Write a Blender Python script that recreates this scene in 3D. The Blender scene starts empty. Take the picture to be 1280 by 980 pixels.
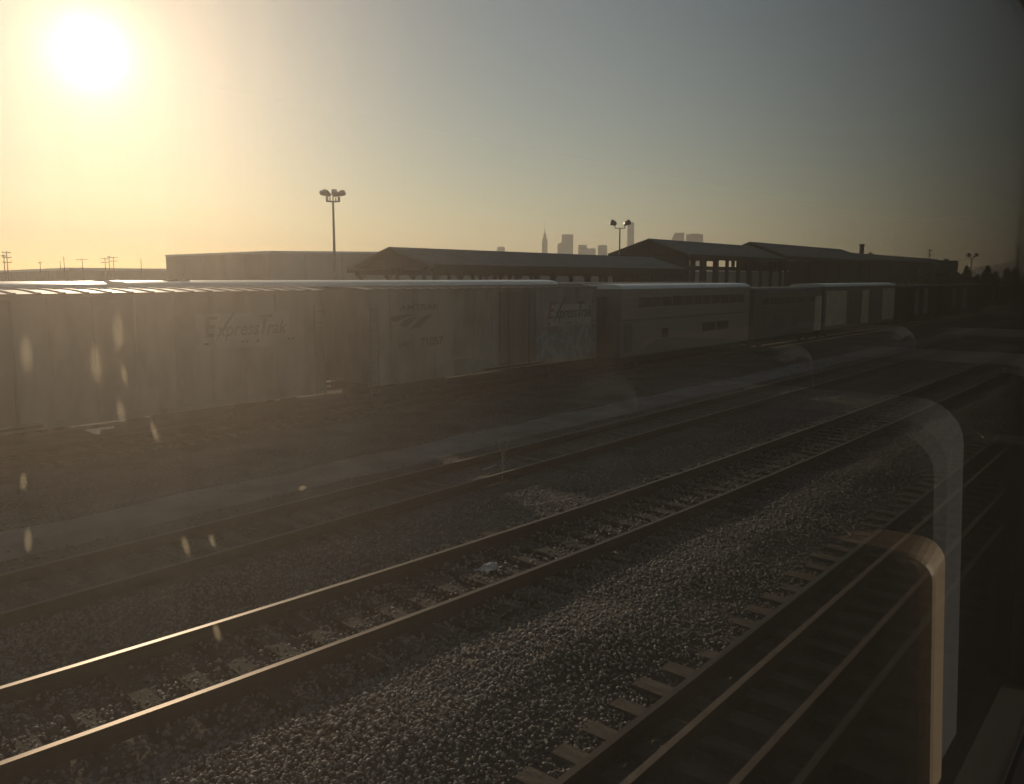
import bpy, math, random
import numpy as np
from mathutils import Vector, Matrix
rng = random.Random(7)
nrg = np.random.default_rng(11)
SC = bpy.context.scene
COL = SC.collection
R = math.radians

# ------------------------------------------------------------------ camera
EYE = 4.1                                    # metres above the rail tops (upper deck of a coach)
PITCH = math.atan(131.5 / 1020)
YAW = math.atan(860 / 1020 * math.cos(PITCH))  # left of the direction the tracks run (+X)
cam = bpy.data.cameras.new('camera')
cam_o = bpy.data.objects.new('camera', cam); COL.objects.link(cam_o)
cam.sensor_width = 36
cam.lens = 36 * 1020 / 1280
cam.shift_y = -10 / 1280
cam.clip_start = 0.02
cam.clip_end = 30000
cam_o.location = (0, 0, EYE)
cam_o.rotation_euler = (math.pi / 2 - PITCH, 0, YAW - math.pi / 2)
SC.camera = cam_o

# ------------------------------------------------------------------ sky, sun, exposure
SUN_EL = R(13.3)
SUN_AZ = R(66.3)                             # angle from +X towards +Y
W = bpy.data.worlds.new('World'); SC.world = W
W.use_nodes = True
wn = W.node_tree
sky = wn.nodes.new('ShaderNodeTexSky')
sky.sky_type = 'NISHITA'
sky.sun_disc = False
sky.sun_elevation = SUN_EL
sky.sun_rotation = math.pi / 2 - SUN_AZ
sky.air_density = 1.0
sky.dust_density = 0.25
sky.ozone_density = 1.0
sky.altitude = 0
wn.links.new(sky.outputs[0], wn.nodes['Background'].inputs[0])
wn.nodes['Background'].inputs[1].default_value = 0.071
sun = bpy.data.lights.new('sun', 'SUN')
sun.energy = 4.0
sun.angle = R(0.6)
sun.color = (1.0, 0.855, 0.7)
sun_o = bpy.data.objects.new('sun', sun); COL.objects.link(sun_o)
sd = Vector((math.cos(SUN_EL) * math.cos(SUN_AZ), math.cos(SUN_EL) * math.sin(SUN_AZ), math.sin(SUN_EL)))
sun_o.rotation_euler = sd.to_track_quat('Z', 'Y').to_euler()
SC.view_settings.view_transform = 'Standard'
SC.view_settings.look = 'None'
SC.view_settings.gamma = 1
SC.view_settings.exposure = 0.0
SC.render.engine = 'CYCLES'
SC.cycles.use_denoising = True
SC.cycles.max_bounces = 7
SC.cycles.diffuse_bounces = 3
SC.cycles.glossy_bounces = 4
SC.cycles.transmission_bounces = 4
SC.cycles.transparent_max_bounces = 48
SC.cycles.volume_bounces = 0

# ------------------------------------------------------------------ laying things out along the sight lines
_f = Vector((math.cos(YAW) * math.cos(PITCH), math.sin(YAW) * math.cos(PITCH), -math.sin(PITCH)))
_r = Vector((math.sin(YAW), -math.cos(YAW), 0))
_u = _r.cross(_f)
def ray(px, py):
    return _f + _r * ((px - 640) / 1020) - _u * ((py - 480) / 1020)
def atY(px, py, Y):
    d = ray(px, py); return Vector((0, 0, EYE)) + d * (Y / d.y)
def atZ(px, py, z):
    d = ray(px, py); return Vector((0, 0, EYE)) + d * ((z - EYE) / d.z)
def atR(px, py, dist):
    d = ray(px, py); return Vector((0, 0, EYE)) + d * (dist / math.hypot(d.x, d.y))
def xat(px, Y):
    d = ray(px, 400); return d.x * Y / d.y

# ------------------------------------------------------------------ materials
def nodes_of(m):
    m.use_nodes = True
    nt = m.node_tree
    return nt, nt.nodes['Principled BSDF']
def mat(name, c1, c2=None, rough=0.7, metal=0.0, scale=3.0, detail=6.0, bump=0.0, bscale=30.0, spec=0.4, contrast=(0.35, 0.65), stretch=None, bdist=0.02):
    m = bpy.data.materials.new(name)
    nt, b = nodes_of(m)
    b.inputs['Roughness'].default_value = rough
    b.inputs['Metallic'].default_value = metal
    b.inputs['Specular IOR Level'].default_value = spec
    c2 = c2 or tuple(x * 0.7 for x in c1)
    tc = nt.nodes.new('ShaderNodeTexCoord')
    mp = nt.nodes.new('ShaderNodeMapping')
    if stretch: mp.inputs['Scale'].default_value = stretch
    nt.links.new(tc.outputs['Object'], mp.inputs[0])
    n = nt.nodes.new('ShaderNodeTexNoise')
    n.inputs['Scale'].default_value = scale; n.inputs['Detail'].default_value = detail
    n.inputs['Roughness'].default_value = 0.62
    nt.links.new(mp.outputs[0], n.inputs['Vector'])
    cr = nt.nodes.new('ShaderNodeValToRGB')
    cr.color_ramp.elements[0].position = contrast[0]; cr.color_ramp.elements[0].color = (*c1, 1)
    cr.color_ramp.elements[1].position = contrast[1]; cr.color_ramp.elements[1].color = (*c2, 1)
    nt.links.new(n.outputs['Fac'], cr.inputs[0])
    nt.links.new(cr.outputs[0], b.inputs['Base Color'])
    if bump:
        n2 = nt.nodes.new('ShaderNodeTexNoise')
        n2.inputs['Scale'].default_value = bscale; n2.inputs['Detail'].default_value = 5
        nt.links.new(mp.outputs[0], n2.inputs['Vector'])
        bp = nt.nodes.new('ShaderNodeBump')
        bp.inputs['Strength'].default_value = bump; bp.inputs['Distance'].default_value = bdist
        nt.links.new(n2.outputs['Fac'], bp.inputs['Height'])
        nt.links.new(bp.outputs[0], b.inputs['Normal'])
    return m

M = {}
M['earth'] = mat('earth', (0.05, 0.042, 0.035), (0.14, 0.12, 0.1), 0.95, scale=0.55, detail=10, bump=0.9, bscale=14, spec=0.1, bdist=0.05)
M['path'] = mat('path', (0.13, 0.115, 0.095), (0.24, 0.215, 0.18), 0.95, scale=0.8, detail=8, bump=0.4, bscale=40, spec=0.15)
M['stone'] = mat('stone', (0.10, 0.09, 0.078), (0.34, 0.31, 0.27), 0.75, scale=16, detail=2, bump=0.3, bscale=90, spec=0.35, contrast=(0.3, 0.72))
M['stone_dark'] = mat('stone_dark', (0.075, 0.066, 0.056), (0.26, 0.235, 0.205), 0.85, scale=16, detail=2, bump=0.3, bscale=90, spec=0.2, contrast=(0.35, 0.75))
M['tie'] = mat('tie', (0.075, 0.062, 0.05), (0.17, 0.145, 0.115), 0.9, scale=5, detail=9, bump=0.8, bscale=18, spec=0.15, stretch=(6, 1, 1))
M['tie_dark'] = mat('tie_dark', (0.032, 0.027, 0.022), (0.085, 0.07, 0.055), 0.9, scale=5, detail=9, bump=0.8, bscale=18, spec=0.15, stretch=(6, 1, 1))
M['rust'] = mat('rust', (0.05, 0.032, 0.022), (0.085, 0.055, 0.036), 0.85, scale=9, bump=0.3, spec=0.2)
M['railtop'] = mat('railtop', (0.15, 0.11, 0.075), (0.09, 0.07, 0.05), 0.46, metal=1.0, scale=2.5, stretch=(0.3, 8, 8))
M['guardtop'] = mat('guardtop', (0.2, 0.15, 0.1), (0.12, 0.09, 0.065), 0.6, metal=0.3, scale=5)
M['railtop_dull'] = mat('railtop_dull', (0.12, 0.085, 0.06), (0.18, 0.14, 0.11), 0.6, metal=0.5, scale=4)
M['car_white'] = mat('car_white', (0.24, 0.22, 0.19), (0.075, 0.064, 0.05), 0.65, scale=0.75, detail=11, bump=0.05, bscale=3, stretch=(1, 1, 0.4), contrast=(0.4, 0.74))
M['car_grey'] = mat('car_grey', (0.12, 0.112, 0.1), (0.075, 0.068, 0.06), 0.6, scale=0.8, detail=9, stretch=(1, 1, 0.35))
M['car_panel'] = mat('car_panel', (0.3, 0.28, 0.245), (0.2, 0.185, 0.16), 0.55, scale=1.5, detail=8)
M['cream'] = mat('cream', (0.6, 0.5, 0.36), (0.42, 0.33, 0.23), 0.6, scale=1.2, detail=8)  # pale tone for the interior sun reflections painted on the baggage car
M['roof_metal'] = mat('roof_metal', (0.14, 0.13, 0.115), (0.10, 0.09, 0.08), 0.6, spec=0.25, metal=0.0, scale=1.2, detail=6)
M['roof_white'] = mat('roof_white', (0.75, 0.74, 0.72), (0.6, 0.59, 0.57), 0.3, scale=0.6)
M['stainless'] = mat('stainless', (0.17, 0.165, 0.15), (0.125, 0.12, 0.11), 0.45, metal=0.4, scale=1.5, stretch=(0.2, 1, 6))
M['letter_grey'] = mat('letter_grey', (0.025, 0.024, 0.026), (0.05, 0.046, 0.044), 0.6, scale=6)
M['letter_red'] = mat('letter_red', (0.16, 0.045, 0.035), (0.12, 0.045, 0.035), 0.6, scale=6)
M['black_steel'] = mat('black_steel', (0.022, 0.02, 0.018), (0.04, 0.035, 0.03), 0.75, scale=4, spec=0.2)
M['dark_band'] = mat('dark_band', (0.03, 0.032, 0.045), (0.05, 0.045, 0.05), 0.5, scale=2)
M['dark_glass'] = mat('dark_glass', (0.012, 0.013, 0.015), (0.02, 0.02, 0.02), 0.12, scale=1, spec=0.5)
M['graffiti'] = mat('graffiti', (0.19, 0.205, 0.22), (0.12, 0.12, 0.12), 0.6, scale=1.9, detail=2.5, contrast=(0.47, 0.53), stretch=(1.4, 1, 0.9))
M['canopy_roof'] = mat('canopy_roof', (0.15, 0.15, 0.14), (0.10, 0.10, 0.095), 0.75, scale=0.5, detail=8, bump=0.2, bscale=4, spec=0.15)
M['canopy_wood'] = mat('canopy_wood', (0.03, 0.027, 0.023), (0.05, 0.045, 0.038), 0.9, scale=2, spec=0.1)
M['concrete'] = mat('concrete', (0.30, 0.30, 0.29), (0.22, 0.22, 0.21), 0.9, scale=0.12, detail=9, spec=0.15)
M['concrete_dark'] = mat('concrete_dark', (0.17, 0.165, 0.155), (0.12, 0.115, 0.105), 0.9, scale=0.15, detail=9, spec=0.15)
M['roof_pale'] = mat('roof_pale', (0.8, 0.82, 0.84), (0.7, 0.72, 0.74), 0.45, scale=0.2)
M['galv'] = mat('galv', (0.2, 0.2, 0.195), (0.14, 0.14, 0.135), 0.55, metal=0.4, scale=3)
M['lens'] = mat('lens', (0.55, 0.56, 0.57), (0.5, 0.5, 0.5), 0.08, metal=0.3, scale=3)
M['pole_wood'] = mat('pole_wood', (0.09, 0.07, 0.05), (0.06, 0.045, 0.035), 0.9, scale=3, stretch=(1, 1, 0.2))
M['tower'] = mat('tower', (0.26, 0.25, 0.24), (0.17, 0.17, 0.17), 0.5, scale=0.06, detail=3, stretch=(0.4, 0.4, 3))
M['tower_dark'] = mat('tower_dark', (0.15, 0.15, 0.155), (0.09, 0.09, 0.1), 0.45, scale=0.06, detail=3, stretch=(0.4, 0.4, 3))
M['brick'] = mat('brick', (0.17, 0.085, 0.06), (0.12, 0.06, 0.045), 0.9, scale=3)
M['hill'] = mat('hill', (0.09, 0.085, 0.06), (0.05, 0.055, 0.035), 0.95, scale=0.01, spec=0.1)
M['leaf'] = mat('leaf', (0.05, 0.06, 0.03), (0.09, 0.09, 0.045), 0.9, scale=2, spec=0.1)
M['straw'] = mat('straw', (0.4, 0.36, 0.27), (0.3, 0.26, 0.18), 0.9, scale=12, spec=0.1)
M['paper'] = mat('paper', (0.62, 0.6, 0.55), (0.45, 0.42, 0.37), 0.85, scale=14)
M['wall_grey'] = mat('wall_grey', (0.05, 0.048, 0.045), (0.04, 0.038, 0.036), 0.7, scale=5)
M['ceiling'] = mat('ceiling', (0.045, 0.043, 0.04), (0.035, 0.034, 0.032), 0.8, scale=3)
M['curtain'] = mat('curtain', (0.02, 0.018, 0.016), (0.028, 0.025, 0.022), 1.0, scale=6, stretch=(8, 1, 0.3), bump=0.5, bscale=5, spec=0.05)
M['carpet'] = mat('carpet', (0.03, 0.03, 0.04), (0.045, 0.04, 0.045), 1.0, scale=40, spec=0.05)
M['seat_cloth'] = mat('seat_cloth', (0.036, 0.041, 0.05), (0.028, 0.032, 0.04), 0.95, scale=70, bump=0.4, bscale=260, spec=0.1, bdist=0.003)
M['seat_shell'] = mat('seat_shell', (0.018, 0.017, 0.016), (0.014, 0.013, 0.012), 0.55, scale=6)
M['sunlit_tray'] = mat('sunlit_tray', (0.15, 0.115, 0.08), (0.12, 0.095, 0.065), 0.5, scale=6)
M['rubber'] = mat('rubber', (0.015, 0.015, 0.015), (0.02, 0.02, 0.02), 0.7, scale=6)

GRIME = [(2.9, 0.8), (0.9, 0.97)]
def glass_material(name, dirty, bright=0.97):
    m = bpy.data.materials.new(name)
    m.use_nodes = True
    nt = m.node_tree
    N = nt.nodes.new; L = nt.links.new
    for n in list(nt.nodes):
        if n.type == 'BSDF_PRINCIPLED': nt.nodes.remove(n)
    out = nt.nodes['Material Output']
    geo = N('ShaderNodeNewGeometry')
    dot = N('ShaderNodeVectorMath'); dot.operation = 'DOT_PRODUCT'
    L(geo.outputs['Incoming'], dot.inputs[0]); L(geo.outputs['Normal'], dot.inputs[1])
    def mth(op, a, b=None):
        n = N('ShaderNodeMath'); n.operation = op
        for i, v in enumerate((a, b)):
            if v is None: continue
            if isinstance(v, (int, float)): n.inputs[i].default_value = v
            else: L(v, n.inputs[i])
        return n.outputs[0]
    c = mth('ABSOLUTE', dot.outputs['Value'])
    k = mth('POWER', mth('SUBTRACT', 1.0, c), 5.0)
    r1 = mth('ADD', 0.043, mth('MULTIPLY', k, 0.957))        # one surface of the glass
    rt = mth('DIVIDE', mth('MULTIPLY', r1, 3.0), mth('ADD', mth('MULTIPLY', r1, 2.0), 1.0))   # each face stands for the surfaces of the laminated sheets
    tr = N('ShaderNodeBsdfTransparent'); tr.inputs[0].default_value = (bright, bright * 0.97, bright * 0.9, 1)
    gl = N('ShaderNodeBsdfGlossy'); gl.inputs['Roughness'].default_value = 0.0
    gl.inputs['Color'].default_value = (1, 1, 1, 1)
    mix = N('ShaderNodeMixShader'); L(rt, mix.inputs[0]); L(tr.outputs[0], mix.inputs[1]); L(gl.outputs[0], mix.inputs[2])
    last = mix.outputs[0]
    if dirty:
        tc = N('ShaderNodeTexCoord')
        def noise(scale, sc, lo, hi, detail=3):
            mp = N('ShaderNodeMapping'); mp.inputs['Scale'].default_value = sc
            L(tc.outputs['Object'], mp.inputs[0])
            n = N('ShaderNodeTexNoise'); n.inputs['Scale'].default_value = scale; n.inputs['Detail'].default_value = detail
            L(mp.outputs[0], n.inputs['Vector'])
            r = N('ShaderNodeMapRange'); r.inputs['From Min'].default_value = lo; r.inputs['From Max'].default_value = hi
            L(n.outputs['Fac'], r.inputs['Value'])
            return r.outputs[0]
        film = noise(9, (1.6, 1, 0.35), 0.2, 0.8, 4)
        # dust
        f3 = N('ShaderNodeBsdfTranslucent'); f3.inputs['Color'].default_value = (0.8, 0.74, 0.66, 1)
        m3 = N('ShaderNodeMixShader'); L(mth('ADD', 0.001, mth('MULTIPLY', film, 0.004)), m3.inputs[0])
        L(last, m3.inputs[1]); L(f3.outputs[0], m3.inputs[2]); last = m3.outputs[0]
        # fine grime held in the sheet: scatters light a few degrees off its path
        ad = N('ShaderNodeAddShader')
        for i, (dens, ani) in enumerate(GRIME):
            pv = N('ShaderNodeVolumePrincipled')
            pv.inputs['Color'].default_value = (1.0, 0.92, 0.84, 1)
            pv.inputs['Density'].default_value = dens
            pv.inputs['Anisotropy'].default_value = ani
            L(pv.outputs[0], ad.inputs[i])
        L(ad.outputs[0], out.inputs['Volume'])
    L(last, out.inputs['Surface'])
    return m
def residue_material():
    m = bpy.data.materials.new('residue'); m.use_nodes = True
    nt = m.node_tree; N = nt.nodes.new; L = nt.links.new
    nt.nodes.remove(nt.nodes['Principled BSDF'])
    t = N('ShaderNodeBsdfTransparent'); d = N('ShaderNodeBsdfTranslucent'); d.inputs['Color'].default_value = (0.75, 0.66, 0.5, 1)
    tc = N('ShaderNodeTexCoord')
    mp = N('ShaderNodeMapping'); mp.inputs['Location'].default_value = (-1, 0, -1); mp.inputs['Scale'].default_value = (2, 0, 2)
    L(tc.outputs['Generated'], mp.inputs[0])
    ln = N('ShaderNodeVectorMath'); ln.operation = 'LENGTH'; L(mp.outputs[0], ln.inputs[0])
    r = N('ShaderNodeMapRange'); r.interpolation_type = 'SMOOTHSTEP'
    r.inputs['From Min'].default_value = 0.95; r.inputs['From Max'].default_value = 0.25; r.inputs['To Min'].default_value = 0.0; r.inputs['To Max'].default_value = 0.13
    L(ln.outputs['Value'], r.inputs['Value'])
    mx = N('ShaderNodeMixShader'); L(r.outputs[0], mx.inputs[0]); L(t.outputs[0], mx.inputs[1]); L(d.outputs[0], mx.inputs[2])
    L(mx.outputs[0], nt.nodes['Material Output'].inputs['Surface'])
    return m
M['residue'] = residue_material()
def film_material(strength):
    m = bpy.data.materials.new('veil_film'); m.use_nodes = True
    nt = m.node_tree; N = nt.nodes.new; L = nt.links.new
    nt.nodes.remove(nt.nodes['Principled BSDF'])
    t = N('ShaderNodeBsdfTransparent'); L(t.outputs[0], nt.nodes['Material Output'].inputs['Surface'])
    pv = N('ShaderNodeVolumePrincipled'); pv.inputs['Color'].default_value = (1.0, 0.87, 0.75, 1)
    pv.inputs['Density'].default_value = strength * 0.007 / 0.004; pv.inputs['Anisotropy'].default_value = 0.78
    L(pv.outputs[0], nt.nodes['Material Output'].inputs['Volume'])
    return m
M['glass_dirty'] = glass_material('glass_dirty', True)

# ------------------------------------------------------------------ mesh helpers
class MB:
    def __init__(s): s.v = []; s.f = []; s.mi = []; s.cur = 0
    def quad(s, *p):
        n = len(s.v); s.v += [tuple(q) for q in p]; s.f.append(tuple(range(n, n + len(p)))); s.mi.append(s.cur)
    def box(s, x0, x1, y0, y1, z0, z1):
        n = len(s.v)
        s.v += [(x0, y0, z0), (x1, y0, z0), (x1, y1, z0), (x0, y1, z0), (x0, y0, z1), (x1, y0, z1), (x1, y1, z1), (x0, y1, z1)]
        for q in ((0, 3, 2, 1), (4, 5, 6, 7), (0, 1, 5, 4), (1, 2, 6, 5), (2, 3, 7, 6), (3, 0, 4, 7)):
            s.f.append(tuple(n + i for i in q)); s.mi.append(s.cur)
    def prism(s, prof, axis, a, b, close=True):
        """extrude a closed 2-D outline along an axis from a to b"""
        n = len(s.v); k = len(prof)
        def put(p, t):
            if axis == 'x': return (t, p[0], p[1])
            if axis == 'y': return (p[0], t, p[1])
            return (p[0], p[1], t)
        s.v += [put(p, a) for p in prof] + [put(p, b) for p in prof]
        for i in range(k):
            j = (i + 1) % k
            s.f.append((n + i, n + j, n + k + j, n + k + i)); s.mi.append(s.cur)
        if close:
            s.f.append(tuple(range(n + k - 1, n - 1, -1))); s.mi.append(s.cur)
            s.f.append(tuple(range(n + k, n + 2 * k))); s.mi.append(s.cur)
    def tube(s, p, q, r0, r1=None, seg=8):
        r1 = r0 if r1 is None else r1
        p = Vector(p); q = Vector(q); d = (q - p).normalized()
        a = d.orthogonal().normalized(); b = d.cross(a)
        n = len(s.v)
        for c, r in ((p, r0), (q, r1)):
            for i in range(seg):
                t = 2 * math.pi * i / seg
                s.v.append(tuple(c + a * (r * math.cos(t)) + b * (r * math.sin(t))))
        for i in range(seg):
            j = (i + 1) % seg
            s.f.append((n + i, n + j, n + seg + j, n + seg + i)); s.mi.append(s.cur)
        s.f.append(tuple(range(n + seg - 1, n - 1, -1))); s.mi.append(s.cur)
        s.f.append(tuple(range(n + seg, n + 2 * seg))); s.mi.append(s.cur)
    def bar(s, p, q, w, h=None):
        h = h or w
        p = Vector(p); q = Vector(q); d = (q - p).normalized()
        up = Vector((0, 0, 1)) if abs(d.z) < 0.9 else Vector((1, 0, 0))
        a = d.cross(up).normalized() * w / 2; b = a.cross(d).normalized() * h / 2
        n = len(s.v)
        for c in (p, q):
            s.v += [tuple(c + a + b), tuple(c - a + b), tuple(c - a - b), tuple(c + a - b)]
        for t in ((0, 1, 2, 3), (7, 6, 5, 4), (0, 4, 5, 1), (1, 5, 6, 2), (2, 6, 7, 3), (3, 7, 4, 0)):
            s.f.append(tuple(n + i for i in t)); s.mi.append(s.cur)
    def build(s, name, mats, parent=None, bevel=0.0, smooth=False, origin=None):
        me = bpy.data.meshes.new(name)
        off = Vector(origin) if origin is not None else Vector((0, 0, 0))
        me.from_pydata([tuple(Vector(v) - off) for v in s.v], [], s.f)
        if not isinstance(mats, (list, tuple)): mats = [mats]
        for m in mats: me.materials.append(m)
        me.polygons.foreach_set('material_index', s.mi)
        if smooth:
            me.polygons.foreach_set('use_smooth', [True] * len(me.polygons))
        me.update()
        o = bpy.data.objects.new(name, me); COL.objects.link(o)
        o.location = off
        if parent is not None: o.parent = parent
        if bevel:
            md = o.modifiers.new('bevel', 'BEVEL'); md.width = bevel; md.segments = 2; md.limit_method = 'ANGLE'
        return o
def tag(o, label, cat, group=None, kind=None):
    if label: o['label'] = label
    if cat: o['category'] = cat
    if group: o['group'] = group
    if kind: o['kind'] = kind
    return o
def thing(name, loc, label, cat, group=None):
    o = bpy.data.objects.new(name, None); COL.objects.link(o)
    o.location = loc; o.empty_display_size = 0.2
    return tag(o, label, cat, group)
def copy_tree(o, parent=None):
    c = o.copy(); COL.objects.link(c)
    if parent is not None: c.parent = parent
    for ch in list(o.children): copy_tree(ch, c)
    return c
def letters(text, size, m, parent, loc, shear=0.0, name='lettering', depth=0.004, xs=1.0):
    cu = bpy.data.curves.new('text', 'FONT')
    cu.body = text; cu.size = size; cu.shear = shear; cu.extrude = depth; cu.align_x = 'LEFT'; cu.offset = 0.014 * size
    t = bpy.data.objects.new('text', cu)
    COL.objects.link(t)
    dg = bpy.context.evaluated_depsgraph_get()
    me = bpy.data.meshes.new_from_object(t.evaluated_get(dg))
    bpy.data.objects.remove(t); bpy.data.curves.remove(cu)
    me.materials.clear(); me.materials.append(m)
    o = bpy.data.objects.new(name, me); COL.objects.link(o)
    o.parent = parent; o.location = loc; o.rotation_euler = (math.pi / 2, 0, 0); o.scale = (xs, 1, 1)
    return o

# ------------------------------------------------------------------ ground
GZ = -0.27                                              # ballast level of the three near tracks
GB = -1.17                                              # the yard behind them lies lower
RB = -0.9                                               # rail tops down there
def gz(y):
    if y <= 15.7: return GZ
    if y >= 18.3: return GB
    t = (y - 15.7) / 2.6
    return GZ + (GB - GZ) * t * t * (3 - 2 * t)
g = MB()
xs = [-5000, -400, -60, -20] + list(range(-10, 80, 5)) + [80, 120, 200, 400, 1000, 5000]
ys = [-5000, -400, -60, -10, -5, 0] + list(range(2, 15, 2)) + [15.2, 15.7, 16.0, 16.4, 16.8, 17.2, 17.6, 18.0, 18.3, 20, 22, 24, 27, 30, 35, 40, 60, 100, 200, 500, 5000]
for i in range(len(xs) - 1):
    for j in range(len(ys) - 1):
        g.quad((xs[i], ys[j], gz(ys[j])), (xs[i + 1], ys[j], gz(ys[j])), (xs[i + 1], ys[j + 1], gz(ys[j + 1])), (xs[i], ys[j + 1], gz(ys[j + 1])))
tag(g.build('ground', M['earth']), None, None, kind='structure')

def wob(x, s, a):
    return a * (math.sin(x * 0.9 * s + 1.3) + 0.6 * math.sin(x * 2.3 * s + 0.4) + 0.4 * math.sin(x * 5.1 * s))
pth = MB()
px_ = -30.0; pts = []
while px_ < 260:
    pts.append((px_, 13.95 + wob(px_, 0.8, 0.05), 15.55 + wob(px_, 1.7, 0.1)))
    px_ += 0.5
for a, b in zip(pts, pts[1:]):
    pth.quad((a[0], a[1], GZ + 0.012), (b[0], b[1], GZ + 0.012), (b[0], b[2], GZ + 0.012), (a[0], a[2], GZ + 0.012))
tag(pth.build('service_path', M['path']), None, None, kind='structure')

# ------------------------------------------------------------------ railway tracks
def c1(x): return 2.95
def c2(x):                                            # swings gently towards the nearest track
    if x <= 0: return 8.55
    return 7.05 + 1.5 * math.exp(-x / 10.5)
def c3(x): return 11.95 + 0.2 * math.sin(min(max(x, 0), 60) / 38)
def c4(x): return 25.5
def c5(x): return 31.5
HEAD = [(-0.035, 0), (-0.035, -0.036), (-0.009, -0.05), (-0.009, -0.135), (-0.07, -0.155), (-0.07, -0.17), (0.07, -0.17), (0.07, -0.155), (0.009, -0.135), (0.009, -0.05), (0.035, -0.036), (0.035, 0)]
def rail_mesh(c, side, x0, x1, mtop, step, name, parent, zoff=0.0):
    mb = MB(); n = 0; k = len(HEAD)
    x = x0; rows = 0
    while x <= x1 + 1e-6:
        cy = c(x) + side * 0.753
        mb.v += [(x, cy + p[0], p[1] + zoff) for p in HEAD]; rows += 1
        x += step
    for r in range(rows - 1):
        for i in range(k):
            j = (i + 1) % k
            mb.f.append((r * k + i, r * k + j, (r + 1) * k + j, (r + 1) * k + i))
            mb.mi.append(0 if i == k - 1 else 1)
    return mb.build(name, [mtop, M['rust']], parent)
def tie_mb(x, cy, slope, zt):
    mb = MB()
    L = 1.3 + rng.uniform(-0.06, 0.06); w = 0.115 + rng.uniform(-0.01, 0.012)
    sh = rng.uniform(-0.05, 0.05); tw = slope + rng.uniform(-0.02, 0.02)
    z1 = zt + rng.uniform(-0.012, 0.006); z0 = z1 - 0.17
    n = len(mb.v)
    def rot(a, b): return (x + a - tw * b, cy + sh + b + tw * a)
    segs = [-L, -0.5 * L, 0, 0.5 * L, L]
    for b in segs:
        for a, z in ((-w, z0), (w, z0), (w - 0.008, z1 + rng.uniform(-0.006, 0.004)), (-w + 0.008, z1 + rng.uniform(-0.006, 0.004))):
            p = rot(a + rng.uniform(-0.006, 0.006), b); mb.v.append((p[0], p[1], z))
    for i in range(4):
        for j in range(4):
            mb.f.append((i * 4 + j, i * 4 + (j + 1) % 4, i * 4 + 4 + (j + 1) % 4, i * 4 + 4 + j)); mb.mi.append(0)
    mb.f.append((3, 2, 1, 0)); mb.mi.append(0); mb.f.append((16, 17, 18, 19)); mb.mi.append(0)
    return mb
def track(c, label, x0, x1, xa, ntie, mtop, rdrop=0.0, tz=-0.17, xend=260, tm='tie', guards=False):
    t = thing('railway_track', (xa, c(xa), GZ), label, 'railway track', 'railway tracks of the yard')
    inv = Matrix.Translation(-Vector((xa, c(xa), GZ)))
    made = []
    for s in (-1, 1):
        made.append(rail_mesh(c, s, x0, x1, mtop, 1.0, 'rail', t, -rdrop))
    if guards:
        for s in (-1, 1):
            made.append(rail_mesh(lambda x: c(x) - s * 0.41, s, x0, x1, M['guardtop'], 1.0, 'guard_rail', t, -0.025))
    x = xa; rest = MB(); k = 0
    while x < xend:
        sl = (c(x + 0.1) - c(x)) / 0.1
        mb = tie_mb(x, c(x), sl, tz)
        if k < ntie:
            made.append(mb.build('tie', M[tm], t))
        else:
            b = len(rest.v); rest.v += mb.v; rest.f += [tuple(b + i for i in f) for f in mb.f]; rest.mi += mb.mi
        k += 1; x += 0.53 + rng.uniform(-0.02, 0.02)
    if rest.v:
        o = rest.build('far_ties', M[tm], t); o['kind'] = 'stuff'; made.append(o)
    for o in made: o.data.transform(inv)
    return t
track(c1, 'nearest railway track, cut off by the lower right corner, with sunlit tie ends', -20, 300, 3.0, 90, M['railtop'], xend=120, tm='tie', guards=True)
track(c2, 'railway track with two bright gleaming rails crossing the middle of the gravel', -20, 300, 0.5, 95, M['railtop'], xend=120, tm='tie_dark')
track(c3, 'dull rusty railway track half buried just in front of the pale gravel path', -20, 300, 2.0, 60, M['railtop_dull'], rdrop=0.07, tz=-0.262, xend=100)
track(c4, 'shaded railway track that the row of freight cars and coaches stands on', -20, 300, 3.0, 60, M['railtop_dull'], rdrop=0.9, tz=-1.07, xend=60)
track(c5, 'hidden railway track under the white roofed coaches of the second row', -20, 200, 3.0, 10, M['railtop_dull'], rdrop=0.9, tz=-1.07, xend=12)

# ------------------------------------------------------------------ ballast stones
def ico():
    t = (1 + 5 ** 0.5) / 2
    v = np.array([(-1, t, 0), (1, t, 0), (-1, -t, 0), (1, -t, 0), (0, -1, t), (0, 1, t), (0, -1, -t), (0, 1, -t), (t, 0, -1), (t, 0, 1), (-t, 0, -1), (-t, 0, 1)], float)
    v /= np.linalg.norm(v[0])
    f = np.array([(0, 11, 5), (0, 5, 1), (0, 1, 7), (0, 7, 10), (0, 10, 11), (1, 5, 9), (5, 11, 4), (11, 10, 2), (10, 7, 6), (7, 1, 8), (3, 9, 4), (3, 4, 2), (3, 2, 6), (3, 6, 8), (3, 8, 9), (4, 9, 5), (2, 4, 11), (6, 2, 10), (8, 6, 7), (9, 8, 1)])
    return v, f
octv = np.array([(1, 0, 0), (-1, 0, 0), (0, 1, 0), (0, -1, 0), (0, 0, 1), (0, 0, -1)], float)
octf = np.array([(0, 2, 4), (2, 1, 4), (1, 3, 4), (3, 0, 4), (2, 0, 5), (1, 2, 5), (3, 1, 5), (0, 3, 5)])
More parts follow.
